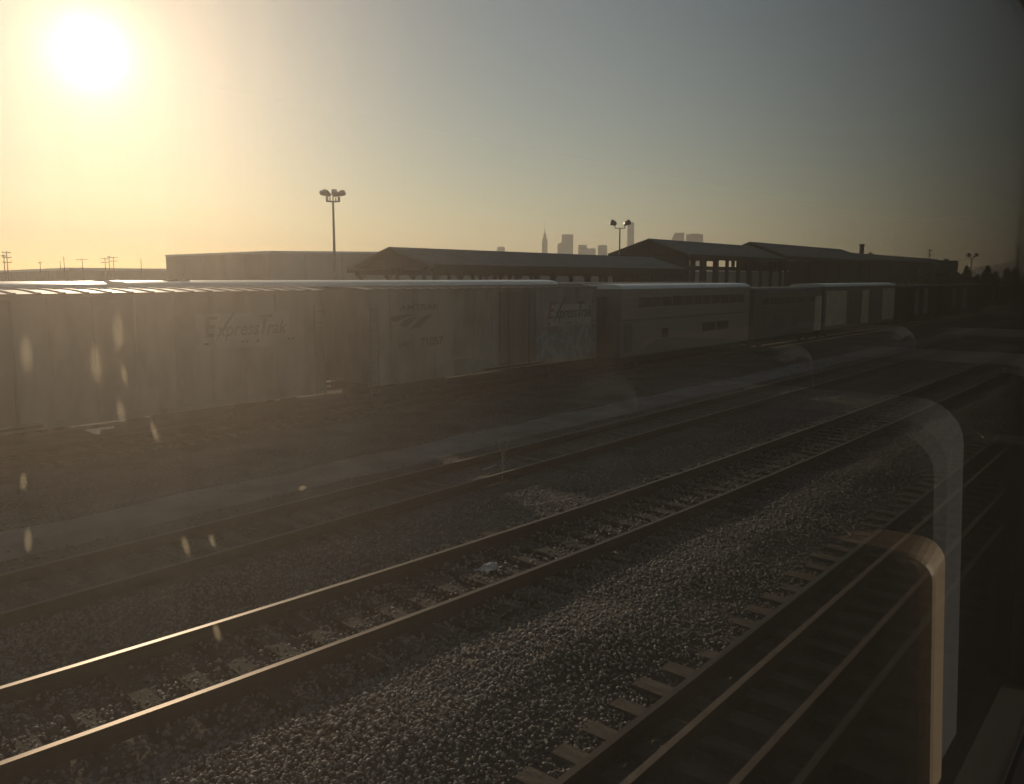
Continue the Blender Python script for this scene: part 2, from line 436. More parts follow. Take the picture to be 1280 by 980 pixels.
def stones(name, P, size, base, m, jit=0.25):
    bv, bf = base
    n = len(P); k = len(bv)
    S = size[:, None] * nrg.uniform(0.65, 1.25, (n, 3)) * np.array([1, 1, 0.75])
    V = np.repeat(bv[None], n, 0) * (1 + nrg.uniform(-jit, jit, (n, k, 1)))
    V *= S[:, None, :]
    q = nrg.normal(size=(n, 4)); q /= np.linalg.norm(q, axis=1)[:, None]
    w, x, y, z = q.T
    Rm = np.stack([1 - 2 * (y * y + z * z), 2 * (x * y - z * w), 2 * (x * z + y * w), 2 * (x * y + z * w), 1 - 2 * (x * x + z * z), 2 * (y * z - x * w), 2 * (x * z - y * w), 2 * (y * z + x * w), 1 - 2 * (x * x + y * y)], 1).reshape(n, 3, 3)
    V = np.einsum('nij,nkj->nki', Rm, V) + P[:, None, :]
    F = (bf[None] + (np.arange(n) * k)[:, None, None]).reshape(-1, 3)
    me = bpy.data.meshes.new(name)
    me.vertices.add(n * k); me.vertices.foreach_set('co', V.reshape(-1).astype(np.float32))
    me.loops.add(F.size); me.loops.foreach_set('vertex_index', F.reshape(-1).astype(np.int32))
    me.polygons.add(len(F)); me.polygons.foreach_set('loop_start', (np.arange(len(F)) * 3).astype(np.int32))
    me.polygons.foreach_set('loop_total', np.full(len(F), 3, np.int32))
    me.materials.append(m)
    me.update(); me.validate()
    o = bpy.data.objects.new(name, me); COL.objects.link(o)
    o['kind'] = 'stuff'
    return o
def scatter(n, x0, x1, y0, y1, power=1.0):
    u = nrg.random(n)
    X = x0 + (x1 - x0) * u ** power
    Y = nrg.uniform(y0, y1, n)
    return X, Y
ICO = ico(); OCT = (octv, octf)
# the loose bank between the first two tracks
def bank_h(X, Y):
    return GZ + 0.16 * np.clip(1 - np.abs(Y - 5.2) / 1.6, 0, 1) + 0.03 * np.sin(X * 1.7 + Y * 2.1) * np.sin(X * 0.6)
bm_ = MB(); bxs = np.arange(-4, 130, 1.0); bys = np.arange(3.6, 7.01, 0.2)
for i in range(len(bxs)):
    for j in range(len(bys)):
        bm_.v.append((bxs[i], bys[j], float(bank_h(bxs[i], bys[j])) + 0.004))
for i in range(len(bxs) - 1):
    for j in range(len(bys) - 1):
        a = i * len(bys) + j; b = a + len(bys); bm_.f.append((a, b, b + 1, a + 1)); bm_.mi.append(0)
tag(bm_.build('ballast_bank', M['earth'], smooth=True), None, None, kind='structure')
Ps, Ss, Pd, Sd = [], [], [], []
X, Y = scatter(52000, 1.5, 60, 3.7, 6.9, 2.0)
Ps.append(np.stack([X, Y, bank_h(X, Y) + 0.015], 1)); Ss.append(nrg.uniform(0.012, 0.03, len(X)))
c2v = np.vectorize(c2)
# in and beside the second track, and beyond it
X, Y = scatter(56000, 0.5, 60, -2.4, 3.0, 1.7)
Yc = Y + c2v(X)
keep = (np.abs(np.abs(Y) - 0.753) > 0.08)
X, Y, Yc = X[keep], Y[keep], Yc[keep]
inside = np.abs(Y) < 1.35
ph = np.abs(((X / 0.53) % 1.0) - 0.5)
Z = np.where(inside, np.where(ph < 0.27, -0.168, -0.178), GZ + 0.015) + 0.02 * np.sin(3 * X) * np.sin(2 * Y)
keep = ~inside | (ph > 0.27) | (nrg.random(len(X)) < 0.5)
Ps.append(np.stack([X, Yc, Z], 1)[keep]); Ss.append(nrg.uniform(0.012, 0.03, len(X))[keep])
X, Y = scatter(12000, 3, 50, -1.9, 1.4, 1.7)
keep = (np.abs(np.abs(Y) - 0.753) > 0.08)
Pd.append(np.stack([X, Y + 2.95, np.full(len(X), -0.24)], 1)[keep]); Sd.append(nrg.uniform(0.014, 0.034, len(X))[keep])
X, Y = scatter(30000, 2, 70, 10.0, 23.0, 1.5)
keep = (Y < 13.9) | (Y > 15.5)
keep |= nrg.random(len(X)) < 0.05 + 0.95 * np.exp(-np.minimum(Y - 13.9, 15.55 - Y).clip(0) / 0.13)
Pd.append(np.stack([X, Y, np.vectorize(gz)(Y) + 0.01], 1)[keep]); Sd.append(nrg.uniform(0.015, 0.045, len(X))[keep])
near = np.concatenate(Ps); ns = np.concatenate(Ss)
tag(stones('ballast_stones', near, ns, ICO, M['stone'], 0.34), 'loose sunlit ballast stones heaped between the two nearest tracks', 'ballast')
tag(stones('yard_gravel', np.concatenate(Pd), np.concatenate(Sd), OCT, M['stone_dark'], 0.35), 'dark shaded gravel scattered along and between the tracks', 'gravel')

# ------------------------------------------------------------------ rolling stock
YN = 24.0                                            # near faces of the front row
def bogie(parent, x, y, z=RB, name='bogie'):
    mb = MB()
    for s in (-1, 1):
        yy = y + s * 0.98
        mb.prism([(x - 1.25, z + 0.42), (x - 1.1, z + 0.62), (x - 0.45, z + 0.74), (x + 0.45, z + 0.74), (x + 1.1, z + 0.62), (x + 1.25, z + 0.42), (x + 0.95, z + 0.36), (x + 0.4, z + 0.3), (x - 0.4, z + 0.3), (x - 0.95, z + 0.36)], 'y', yy - 0.07, yy + 0.07)
        mb.box(x - 0.3, x + 0.3, yy - 0.05, yy + 0.05, z + 0.3, z + 0.62)
    mb.box(x - 0.2, x + 0.2, y - 1.0, y + 1.0, z + 0.55, z + 0.82)
    b = mb.build(name, M['black_steel'], parent)
    for dx in (-0.88, 0.88):
        w = MB()
        for s in (-1, 1):
            w.tube((x + dx, y + s * 0.70, z + 0.44), (x + dx, y + s * 0.83, z + 0.44), 0.44, seg=20)
        w.tube((x + dx, y - 0.8, z + 0.44), (x + dx, y + 0.8, z + 0.44), 0.08)
        w.build('wheelset', M['rust'], b)
    return b
def freight_car(name, x0, x1, ztop, label, group, zbot=0.1, doorfrac=None, white=M['car_white']):
    """steel freight car; near side at YN"""
    yc = YN + 1.5
    t = thing(name, ((x0 + x1) / 2, yc, 0), label, 'freight car', group)
    o = Vector(((x0 + x1) / 2, yc, 0)); made = []
    def L(mb, nm, m, parent=None, **k):
        ob = mb.build(nm, m, parent or t, **k)
        made.append(ob); return ob
    b = MB(); b.box(x0, x1, YN, YN + 3.0, zbot, ztop)
    for i in range(1, int((x1 - x0) / 1.2)):              # welded side posts, shallow
        xx = x0 + i * 1.2
        b.box(xx - 0.04, xx + 0.04, YN - 0.022, YN + 0.01, zbot + 0.12, ztop - 0.1)
    b.box(x0, x1, YN - 0.05, YN + 0.02, zbot - 0.1, zbot + 0.1)
    b.box(x0, x1, YN - 0.04, YN + 0.02, ztop - 0.1, ztop - 0.004)
    for xx in (x0, x1 - 0.09):
        b.box(xx + 0.003, xx + 0.087, YN - 0.035, YN + 0.02, zbot + 0.1, ztop - 0.1)
    L(b, 'body', white, bevel=0.012)
    r = MB(); k = 8
    arc = [(YN - 0.07 + 3.14 * i / k, ztop + 0.09 * math.sin(math.pi * i / k)) for i in range(k + 1)]
    r.prism(arc + [(YN + 3.07, ztop - 0.03), (YN - 0.07, ztop - 0.03)], 'x', x0 - 0.02, x1 + 0.02)
    ro = L(r, 'roof', M['roof_metal'])
    rb = MB(); n = int((x1 - x0) / 0.62)
    for i in range(1, n):
        xx = x0 + (x1 - x0) * i / n
        rb.prism([(p[0], p[1] - 0.01) for p in arc] + [(p[0], p[1] + 0.035) for p in reversed(arc)], 'x', xx - 0.05, xx + 0.05)
    L(rb, 'roof_ribs', M['roof_metal'])
    u = MB(); u.box(x0 + 0.2, x1 - 0.2, yc - 0.35, yc + 0.35, zbot - 0.3, zbot - 0.11); u.box(x0 + 3.2, x0 + 4.6, yc - 1.1, yc - 0.5, zbot - 0.5, zbot - 0.11)
    u.box(x1 - 5.6, x1 - 3.9, yc - 1.2, yc + 1.0, zbot - 0.45, zbot - 0.11)
    for xx, dx in ((x0, -0.5), (x1, 0.5)):
        u.box(min(xx, xx + dx), max(xx, xx + dx), yc - 0.12, yc + 0.12, zbot - 0.2, zbot + 0.05)
    L(u, 'underframe', M['black_steel'])
    for xx in (x0 + 2.0, x1 - 2.0):
        bo = bogie(t, xx, yc); made.append(bo); made.extend(bo.children)
    if doorfrac:
        a, bq = x0 + (x1 - x0) * doorfrac[0], x0 + (x1 - x0) * doorfrac[1]
        d = MB(); d.box(a, bq, YN - 0.075, YN - 0.024, zbot + 0.14, ztop - 0.16)
        for q in (0.0, 0.33, 0.66, 1.0):
            xx = a + (bq - a) * q; d.box(xx - 0.035, xx + 0.035, YN - 0.1, YN - 0.07, zbot + 0.16, ztop - 0.18)
        dd = L(d, 'sliding_door', M['car_grey'])
        h = MB()
        for q in (0.2, 0.8):
            xx = a + (bq - a) * q
            h.tube((xx, YN - 0.12, zbot + 0.05), (xx, YN - 0.12, ztop - 0.2), 0.022)
        h.box(a - 1.2, bq + 0.6, YN - 0.11, YN - 0.078, zbot - 0.02, zbot + 0.05)
        L(h, 'locking_rods', M['black_steel'], dd)
    for xx in (x0 + 0.28, x1 - 0.28):
        ld = MB()
        for s in (-0.2, 0.2): ld.bar((xx + s, YN - 0.09, zbot - 0.4), (xx + s, YN - 0.09, ztop - 0.5), 0.03)
        for i in range(9): ld.bar((xx - 0.2, YN - 0.09, zbot - 0.35 + i * 0.4), (xx + 0.2, YN - 0.09, zbot - 0.35 + i * 0.4), 0.025)
        L(ld, 'ladder', M['car_grey'])
    for ob in made:
        ob.data.transform(Matrix.Translation(-o))
    t['_o'] = 0; del t['_o']
    return t, o, L
def put(mb, nm, m, t, o, parent=None, **k):
    ob = mb.build(nm, m, parent or t, **k); ob.data.transform(Matrix.Translation(-o)); return ob
def sign(t, o, x0, x1, z0, z1, size, first=None):
    s = MB(); s.box(x0, x1, YN - 0.032, YN - 0.027, z0, z1)
    so = put(s, 'sign_panel', M['car_panel'], t, o)
    big = size * 1.45
    yl = YN - 0.036 - o.y
    zb = z0 + (z1 - z0) * 0.36
    w = x1 - x0
    xx = x0 + w * 0.07
    cur = xx; pos = {}
    for key, txt, sz, mm in (('E', 'E', big, first or M['letter_grey']), ('x', 'xpress', size, M['letter_grey']), ('T', 'T', big, M['letter_grey']), ('r', 'rak', size, M['letter_grey'])):
        ob = letters(txt, sz, mm, so, (cur - o.x, yl, zb - o.z), 0.3)
        vx = [v.co.x for v in ob.data.vertices]; wd_ = max(vx) - min(vx)
        ob.location.x -= min(vx); pos[key] = cur
        cur += wd_ + size * ({'E': -0.14, 'T': -0.42}.get(key, -0.02))
    k = (w * 0.9) / (cur - xx)
    for ob in so.children:
        ob.location.x = (xx - o.x) + (ob.location.x - (xx - o.x)) * k; ob.scale.x = k
    pos = {q: xx + (pos[q] - xx) * k for q in pos}
    st = MB()                                          # the long upper stroke of the x
    a = pos['x'] - size * 0.05
    st.quad((a, YN - 0.037, zb - size * 0.22), (a + size * 0.08, YN - 0.037, zb - size * 0.22), (a + size * 1.25, YN - 0.037, zb + size * 1.28), (a + size * 1.1, YN - 0.037, zb + size * 1.24), (a + size * 0.55, YN - 0.037, zb + size * 0.6))
    st.quad((xx, YN - 0.0365, zb - size * 0.3), (xx + size * 0.3, YN - 0.0365, zb - size * 0.3), (xx + size * 0.28, YN - 0.0365, zb - size * 0.4), (xx - size * 0.02, YN - 0.0365, zb - size * 0.4))
    for q in (2.1, 2.35, 3.0, 4.9, 5.15):
        st.quad((xx + size * q, YN - 0.0365, zb - size * 0.28), (xx + size * (q + 0.13), YN - 0.0365, zb - size * 0.28), (xx + size * (q + 0.11), YN - 0.0365, zb - size * 0.4), (xx + size * (q - 0.02), YN - 0.0365, zb - size * 0.4))
    put(st, 'swash', M['letter_grey'], t, o, so)

cA0, cA1 = -0.6, xat(405, YN)
cB0, cB1 = xat(458, YN), xat(745, YN)
carA, oA, LA = freight_car('freight_car', cA0, cA1, 3.70, 'long grey freight car at the left with a large express lettering panel', 'freight cars in the front row', doorfrac=(0.30, 0.46))
p0 = atY(243, 393, YN); p1 = atY(362, 430, YN)
sign(carA, oA, p0.x, p1.x, p1.z, p0.z, (p1.x - p0.x) * 0.185)
carB, oB, LB = freight_car('freight_car', cB0, cB1, 3.70, 'freight car with arrow emblem, number and pale blue graffiti at its right end', 'freight cars in the front row', doorfrac=(0.50, 0.66))
p0 = atY(679, 381, YN); p1 = atY(741, 404, YN)
sign(carB, oB, p0.x, p1.x, p1.z, p0.z, (p1.x - p0.x) * 0.185, M['letter_red'])
def zpt(zx, zy, Y):                                    # emblem outline on the car side
    return atY(470 + zx * 110 / 1280, 370 + zy * 80 / 931, Y)
lg = MB()
for shp in ([(210, 330), (235, 303), (350, 281), (480, 266), (575, 283), (450, 302), (400, 330), (300, 375), (230, 370)],
            [(338, 420), (400, 362), (480, 322), (590, 300), (560, 352), (500, 410), (440, 457), (375, 450)],
            [(485, 492), (560, 402), (640, 332), (705, 292), (828, 260), (770, 312), (690, 392), (645, 462), (560, 470)]):
    lg.quad(*[zpt(a, b, YN - 0.03) for a, b in shp])
put(lg, 'emblem', M['letter_grey'], carB, oB)
q = zpt(335, 215, YN); letters('AMTRAK', 0.34, M['letter_grey'], carB, (q.x - oB.x, YN - 0.03 - oB.y, q.z), 0.1, xs=1.6)
q = zpt(640, 725, YN); letters('71057', 0.45, M['letter_grey'], carB, (q.x - oB.x, YN - 0.03 - oB.y, q.z), 0.0, xs=1.15)
q = zpt(310, 740, YN); letters('AMTK', 0.26, M['letter_grey'], carB, (q.x - oB.x, YN - 0.03 - oB.y, q.z), 0.0, xs=1.2)
gr = MB(); rr = random.Random(3)
g0 = atY(655, 425, YN).x; g1 = atY(744, 425, YN).x
n = 26; up = []; dn = []
for i in range(n + 1):
    x = g0 + (g1 - g0) * i / n
    up.append((x, 1.4 + 0.2 * math.sin(i * 1.1) + rr.uniform(-0.1, 0.1) + 0.25 * i / n)); dn.append((x, 0.24 + rr.uniform(0, 0.1)))
for i in range(n):
    gr.quad((dn[i][0], YN - 0.026, dn[i][1]), (dn[i + 1][0], YN - 0.026, dn[i + 1][1]), (up[i + 1][0], YN - 0.026, up[i + 1][1]), (up[i][0], YN - 0.026, up[i][1]))
put(gr, 'graffiti', M['graffiti'], carB, oB)

def coach(x0, x1, y0, zt, label, group, side, roofm, winn=0, zwin=None, zbot=0.75, belt=None, lower=(), name='passenger_coach', panels=()):
    yc = y0 + 1.5
    zs = lambda z: 4.1 - (4.1 - z) * 1.28
    zt = zs(zt); zbot = zs(zbot); belt = zs(belt) if belt else None
    if zwin: zwin = (zs(zwin[0]), zs(zwin[1]), zwin[2], zwin[3])
    lower = [(a, b, zs(c), zs(d), e, f) for a, b, c, d, e, f in lower]
    o = Vector(((x0 + x1) / 2, yc, 0))
    t = thing(name, o, label, 'passenger coach' if name == 'passenger_coach' else 'baggage car', group)
    b = MB(); b.box(x0, x1, y0, y0 + 3.0, zbot, zt - 0.28)
    for i in range(9):
        zz = zbot + 0.15 + i * 0.09; b.box(x0, x1, y0 - 0.014, y0 + 0.01, zz, zz + 0.035)
    put(b, 'body', side, t, o, bevel=0.02)
    prof = [(y0 - 0.02, zt - 0.28), (y0 + 0.03, zt - 0.17), (y0 + 0.16, zt - 0.09), (y0 + 0.42, zt - 0.04), (y0 + 0.9, zt - 0.012), (yc, zt), (y0 + 2.1, zt - 0.012), (y0 + 2.58, zt - 0.04), (y0 + 2.84, zt - 0.09), (y0 + 2.97, zt - 0.17), (y0 + 3.02, zt - 0.28)]
    r = MB(); r.prism(prof, 'x', x0, x1); put(r, 'roof', roofm, t, o)
    if belt:
        m_ = MB(); m_.box(x0 + 0.1, x1 - 0.1, y0 - 0.02, y0 - 0.004, belt - 0.05, belt + 0.05); put(m_, 'stripe', M['dark_band'], t, o)
    if winn:
        a, bq = x0 + (x1 - x0) * zwin[2], x0 + (x1 - x0) * zwin[3]; pitch = (bq - a) / winn
        for i in range(winn):
            f = MB(); xx = a + i * pitch
            f.box(xx + 0.04, xx + pitch - 0.04, y0 - 0.03, y0 - 0.004, zwin[0], zwin[1])
            fo = put(f, 'window', M['stainless'], t, o)
            gq = MB(); gq.box(xx + 0.09, xx + pitch - 0.09, y0 - 0.036, y0 - 0.028, zwin[0] + 0.05, zwin[1] - 0.05)
            put(gq, 'pane', M['dark_glass'], t, o, fo)
    for (a, bq, z0, z1, mm, nm) in lower:
        f = MB(); f.box(x0 + (x1 - x0) * a, x0 + (x1 - x0) * bq, y0 - 0.045, y0 - 0.016, z0, z1); put(f, nm, mm, t, o)
    u = MB(); u.box(x0 + 0.3, x1 - 0.3, yc - 1.1, yc + 1.1, zbot - 0.35, zbot - 0.004)
    for xx, s in ((x0, -0.35), (x1, 0.35)):
        u.box(min(xx, xx + s), max(xx, xx + s), yc - 0.5, yc + 0.5, zbot + 0.2, zt - 0.7)
    put(u, 'underframe', M['black_steel'], t, o)
    for xx in (x0 + 1.9, x1 - 1.9):
        bo = bogie(t, xx, yc); bo.data.transform(Matrix.Translation(-o))
        for ch in bo.children: ch.data.transform(Matrix.Translation(-o))
    return t
k0, k1 = xat(776, YN), xat(936, YN)
coach(k0, k1, YN, 3.88, 'silver double deck coach with a row of dark upper windows', 'coaches in the front row', M['stainless'], M['roof_white'], 11, (2.83, 3.33, 0.11, 0.95), belt=2.32,
      lower=[(0.02, 0.07, 0.95, 2.2, M['dark_band'], 'door'), (0.27, 0.31, 1.45, 1.85, M['dark_glass'], 'lower_window'), (0.58, 0.68, 1.5, 1.95, M['dark_glass'], 'lower_window'), (0.70, 0.80, 1.5, 1.95, M['dark_glass'], 'lower_window')])
kk0, kk1 = xat(942, YN), xat(1026, YN)
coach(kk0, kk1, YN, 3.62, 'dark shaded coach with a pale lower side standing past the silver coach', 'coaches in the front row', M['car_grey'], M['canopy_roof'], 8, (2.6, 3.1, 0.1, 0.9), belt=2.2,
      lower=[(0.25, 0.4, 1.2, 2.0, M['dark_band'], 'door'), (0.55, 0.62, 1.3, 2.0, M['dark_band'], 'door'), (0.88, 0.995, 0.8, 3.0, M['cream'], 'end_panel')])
j0, j1 = xat(1029, YN), xat(1117, YN)
coach(j0, j1, YN, 3.8, 'baggage car with three window reflections painted as cream panels between dark doors', 'coaches in the front row', M['car_grey'], M['roof_white'], 0, name='baggage_car',
      lower=[(0.02, 0.27, 1.0, 3.3, M['cream'], 'reflection_panel'), (0.48, 0.58, 0.9, 3.3, M['cream'], 'reflection_panel'), (0.79, 0.985, 0.95, 3.35, M['cream'], 'reflection_panel'), (0.32, 0.46, 1.0, 3.2, M['dark_band'], 'door'), (0.60, 0.77, 1.0, 3.2, M['dark_band'], 'door')])  # bright window reflections painted as pale panels on the car side
i0, i1 = j1 + 1.5, xat(1172, YN)
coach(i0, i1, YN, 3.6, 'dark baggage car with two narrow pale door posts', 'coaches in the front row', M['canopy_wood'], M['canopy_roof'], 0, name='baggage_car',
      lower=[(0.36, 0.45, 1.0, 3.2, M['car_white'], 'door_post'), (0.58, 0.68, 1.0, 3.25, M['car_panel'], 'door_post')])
h0, h1 = i1 + 1.5, xat(1230, YN)
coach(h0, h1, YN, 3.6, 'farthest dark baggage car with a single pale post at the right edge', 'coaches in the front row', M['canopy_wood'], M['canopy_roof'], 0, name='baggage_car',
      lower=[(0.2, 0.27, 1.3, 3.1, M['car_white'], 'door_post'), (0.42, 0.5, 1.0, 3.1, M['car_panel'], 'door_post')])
# the second row, of which only the roofs show
YR = 30.0
coach(-6, xat(146, YR) - 0.2, YR, 4.03, 'white roofed coach behind the freight cars, at the far left under the sun', 'coaches in the second row', M['stainless'], M['roof_white'])
co2 = coach(xat(163, YR), xat(697, YR), YR, 4.05, 'long white roofed coach behind the two lettered freight cars', 'coaches in the second row', M['stainless'], M['roof_white'], 16, (2.9, 3.45, 0.03, 0.97), belt=2.2)
for px in (213, 228):
    e = atY(px, 352, YR + 0.9); v = MB()
    v.box(e.x - 0.2, e.x + 0.2, e.y - 0.2, e.y + 0.2, 3.9, 4.09); v.tube((e.x, e.y, 4.08), (e.x, e.y, 4.2 + 0.09 * (px > 220)), 0.1, 0.05)
    put(v, 'roof_vent', M['galv'], co2, Vector(co2.location))
coach(xat(704, YR), xat(890, YR), YR, 3.92, 'dark roofed coach behind the silver coach', 'coaches in the second row', M['stainless'], M['canopy_roof'])

# ------------------------------------------------------------------ platform canopies
def canopy(xa, xb, yr, zr, ye, ze, yb, zb, label, posts=12, pw=0.28, infill=True, band=None, endwall=False, backwall=None):
    """gable roof along X: ridge (yr,zr), near eave (ye,ze), far eave (yb,zb)"""
    o = Vector((xa, yr, GB))
    t = thing('platform_canopy', o, label, 'canopy', 'platform canopies')
    th = 0.22
    r = MB()
    r.prism([(ye, ze), (yr, zr), (yb, zb), (yb, zb - th), (yr, zr - th), (ye, ze - th)], 'x', xa, xb)
    put(r, 'roof', M['canopy_roof'], t, o)
    f = MB(); f.box(xa, xb, ye - 0.08, ye - 0.004, ze - 0.55, ze + 0.05); f.box(xa, xb, yb + 0.004, yb + 0.08, zb - 0.55, zb + 0.05)
    put(f, 'fascia', M['canopy_wood'], t, o)
    if infill:
        gq = MB(); s = 0.93
        gq.prism([(yr + (ye - yr) * s, ze - 0.15), (yr, zr - th - 0.25), (yr + (yb - yr) * s, zb - 0.15)], 'x', xa + 0.9, xa + 1.1)
        put(gq, 'gable_wall', M['canopy_wood'], t, o)
    bb = MB()
    for yy, zz in ((ye + 0.9, ze - 0.3), (yb - 0.9, zb - 0.3)):
        bb.box(xa + 0.5, xb - 0.5, yy - 0.12, yy + 0.12, zz - 0.45, zz - 0.05)
    put(bb, 'beam', M['canopy_wood'], t, o)
    rows = [(ye + 0.9, ze), (yb - 0.9, zb)]
    if posts > 8: rows.insert(1, (yr, (ze + zb) / 2 + 0.4))
    for yy, zz in rows:
        for i in range(posts):
            x = xa + 1.0 + (xb - xa - 2.0) * i / (posts - 1)
            p = MB(); p.box(x - pw / 2, x + pw / 2, yy - pw / 2, yy + pw / 2, GB, zz - 0.36)
            po = put(p, 'post', M['canopy_wood'], t, o)
            br = MB()
            for s in (-1, 1):
                br.bar((x, yy, zz - 1.25), (x + s * 0.75, yy, zz - 0.6), 0.1)
            put(br, 'brace', M['canopy_wood'], t, o, po)
    if endwall:
        w = MB(); w.box(xa + 0.95, xa + 1.05, ye + 0.7, yb - 0.7, GB, min(ze, zb) - 0.16); put(w, 'end_wall', M['canopy_wood'], t, o)
    if backwall:
        w = MB(); w.box(xa + backwall, xb, yb - 0.6, yb - 0.5, GB, zb - 0.36); put(w, 'back_wall', M['canopy_wood'], t, o)
    if band:
        b2 = MB(); b2.box(xa + 1, xb - 1, band[0], band[0] + 0.25, band[1], band[2]); put(b2, 'walkway_beam', M['canopy_wood'], t, o)
    return t
# near, long canopy
e = atY(486, 308.5, 60); X1 = e.x; zr = e.z
def Yof(px, X): d = ray(px, 335); return d.y / d.x * X
yA = Yof(542, X1); yB = Yof(434, X1)
zA = atY(542, 331, yA).z; zB = atY(434, 334.5, yB).z
X2 = xat(812, 60)
canopy(X1, X2, 60, zr, yA, zA, yB, zB, 'long low platform canopy with an open gable end facing left', posts=14)
# second canopy, taller
e = atY(811, 298, 75); X1 = e.x; zr = e.z
yA = Yof(862, X1); yB = Yof(760, X1)
zA = atY(862, 318, yA).z; zB = atY(760, 317, yB).z
X2 = xat(935, 75)
canopy(X1, X2, 75, zr, yA, zA, yB, zB, 'tall dark canopy with sky showing through its row of openings', posts=9, pw=0.5, band=(yA + 1.2, zA - 2.6, zA - 1.9), endwall=True)
# third canopy
e = atY(937, 302, 88); X1 = e.x; zr = e.z
yA = Yof(985, X1); yB = Yof(890, X1)
zA = atY(985, 320, yA).z; zB = zA
X2 = xat(1047, 88)
t3 = canopy(X1, X2, 88, zr, yA, zA, yB, zB, 'farther tall canopy directly left of the brick chimney', posts=8, pw=0.7, backwall=14.0)
# dark shed right of it
s0 = atY(1040, 316, 96); s1 = atY(1172, 330, 96)
sh = thing('platform_shed', (s0.x, 96, GB), 'long dark low roofed shed under the brick chimney at the right', 'shed')
so = Vector((s0.x, 96, GB)); zr = s0.z + 0.6
m_ = MB(); m_.box(s0.x, s1.x, 90, 104, GB, zr - 2.4); put(m_, 'wall', M['canopy_wood'], sh, so)
m_ = MB(); m_.prism([(88.5, zr - 2.3), (97, zr), (105.5, zr - 2.3), (105.5, zr - 2.55), (88.5, zr - 2.55)], 'x', s0.x - 1, s1.x + 1); put(m_, 'roof', M['canopy_roof'], sh, so)
for i in range(14):
    x = s0.x + 3 + i * (s1.x - 6 - s0.x) / 14
    m_ = MB(); m_.box(x, x + 2.2, 89.9, 89.996, 1.0, 3.2); put(m_, 'doorway', M['dark_glass'], sh, so)
c = atY(1077, 317, 97); ctop = atY(1077, 306, 97)
ch = thing('chimney', (c.x, 97, zr - 0.2), 'brick chimney with a flared cap rising from the shed roof', 'chimney')
co = Vector((c.x, 97, zr - 0.2))
m_ = MB(); m_.box(c.x - 0.75, c.x + 0.75, 96.4, 97.6, zr - 1.0, ctop.z - 0.35); put(m_, 'stack', M['brick'], ch, co)
m_ = MB(); m_.box(c.x - 1.0, c.x + 1.0, 96.1, 97.9, ctop.z - 0.346, ctop.z - 0.1); m_.prism([(c.x - 1.0, ctop.z - 0.096), (c.x + 1.0, ctop.z - 0.096), (c.x, ctop.z + 0.35)], 'y', 96.2, 97.8); put(m_, 'cap', M['concrete_dark'], ch, co)
c = atY(1088, 317, 97); m_ = MB(); m_.box(c.x - 0.8, c.x + 0.8, 96.5, 97.5, -0.5, 0.75); m_.box(c.x + 0.9, c.x + 2.4, 96.6, 97.4, -0.5, 0.4)
tag(m_.build('roof_ventilator', M['galv']), 'small squat ventilator box on the shed roof just right of the chimney', 'ventilator')
bpy.data.objects['roof_ventilator'].location = (0, 0, zr - 0.1)

# ------------------------------------------------------------------ warehouses on the left
def warehouse(pts, H, label, mwall, faces=None, eave=0.6, rise=0.0):
    """pts: ground corners (x, y) in order"""
    o = Vector((pts[0][0], pts[0][1], GB))
    t = thing('warehouse', o, label, 'warehouse', 'warehouses beyond the yard')
    n = len(pts)
    w = MB()
    for i in range(n):
        a, b = pts[i], pts[(i + 1) % n]
        w.quad((a[0], a[1], GB), (b[0], b[1], GB), (b[0], b[1], H), (a[0], a[1], H))
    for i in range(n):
        if faces and i in faces: w.mi[i] = 1  # darker material puts the shade of this wall into its colour
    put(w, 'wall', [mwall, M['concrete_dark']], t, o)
    cx = sum(p[0] for p in pts) / n; cy = sum(p[1] for p in pts) / n
    r = MB(); s = 1.004
    rp = [(cx + (p[0] - cx) * s, cy + (p[1] - cy) * s) for p in pts]
    r.prism(rp, 'z', H + 0.004, H + eave)
    put(r, 'roof_edge', M['roof_pale'], t, o)
    j = MB()                                            # panel joints
    for i in range(n):
        a, b = Vector((*pts[i], 0)), Vector((*pts[(i + 1) % n], 0))
        k = max(2, int((b - a).length / 9))
        nrm = Vector(((b - a).y, -(b - a).x, 0)).normalized() * 0.03
        for q in range(1, k):
            p = a + (b - a) * q / k + nrm
            j.bar((p.x, p.y, GB), (p.x, p.y, H - 0.02), 0.12)
    put(j, 'panel_joints', M['concrete_dark'], t, o)
    return t
H = 11.0
def pz(px, py): q = atZ(px, py, H); return (q.x, q.y)
a = pz(207, 319); b = pz(335, 314); c_ = pz(640, 316.5)
d_ = (c_[0] + (a[0] - b[0]), c_[1] + (a[1] - b[1]))
warehouse([a, b, c_, d_], H - 0.4, 'large grey flat roofed warehouse behind the tall floodlight mast', M['concrete'], eave=0.5, faces=[0])  # left wall's shade painted in with the darker concrete
H = 6.2
a = pz(455, 338.5); b = pz(700, 338.2); c_ = pz(985, 338.4)
d_ = (c_[0] + 4, c_[1] + 18)
warehouse([(a[0], a[1]), (c_[0], c_[1]), d_, (a[0] + 4, a[1] + 18)], H - 0.2, 'low grey shed seen between the posts of the platform canopies', M['concrete'], eave=0.2)
H = 9.0
a = pz(-60, 341); b = pz(85, 335); c_ = pz(220, 336.5)
d_ = (c_[0] + (a[0] - b[0]), c_[1] + (a[1] - b[1]))
warehouse([a, b, c_, d_], H - 0.9, 'low warehouse with a pale roof edge at the far left below the sun', M['concrete_dark'], eave=1.1)

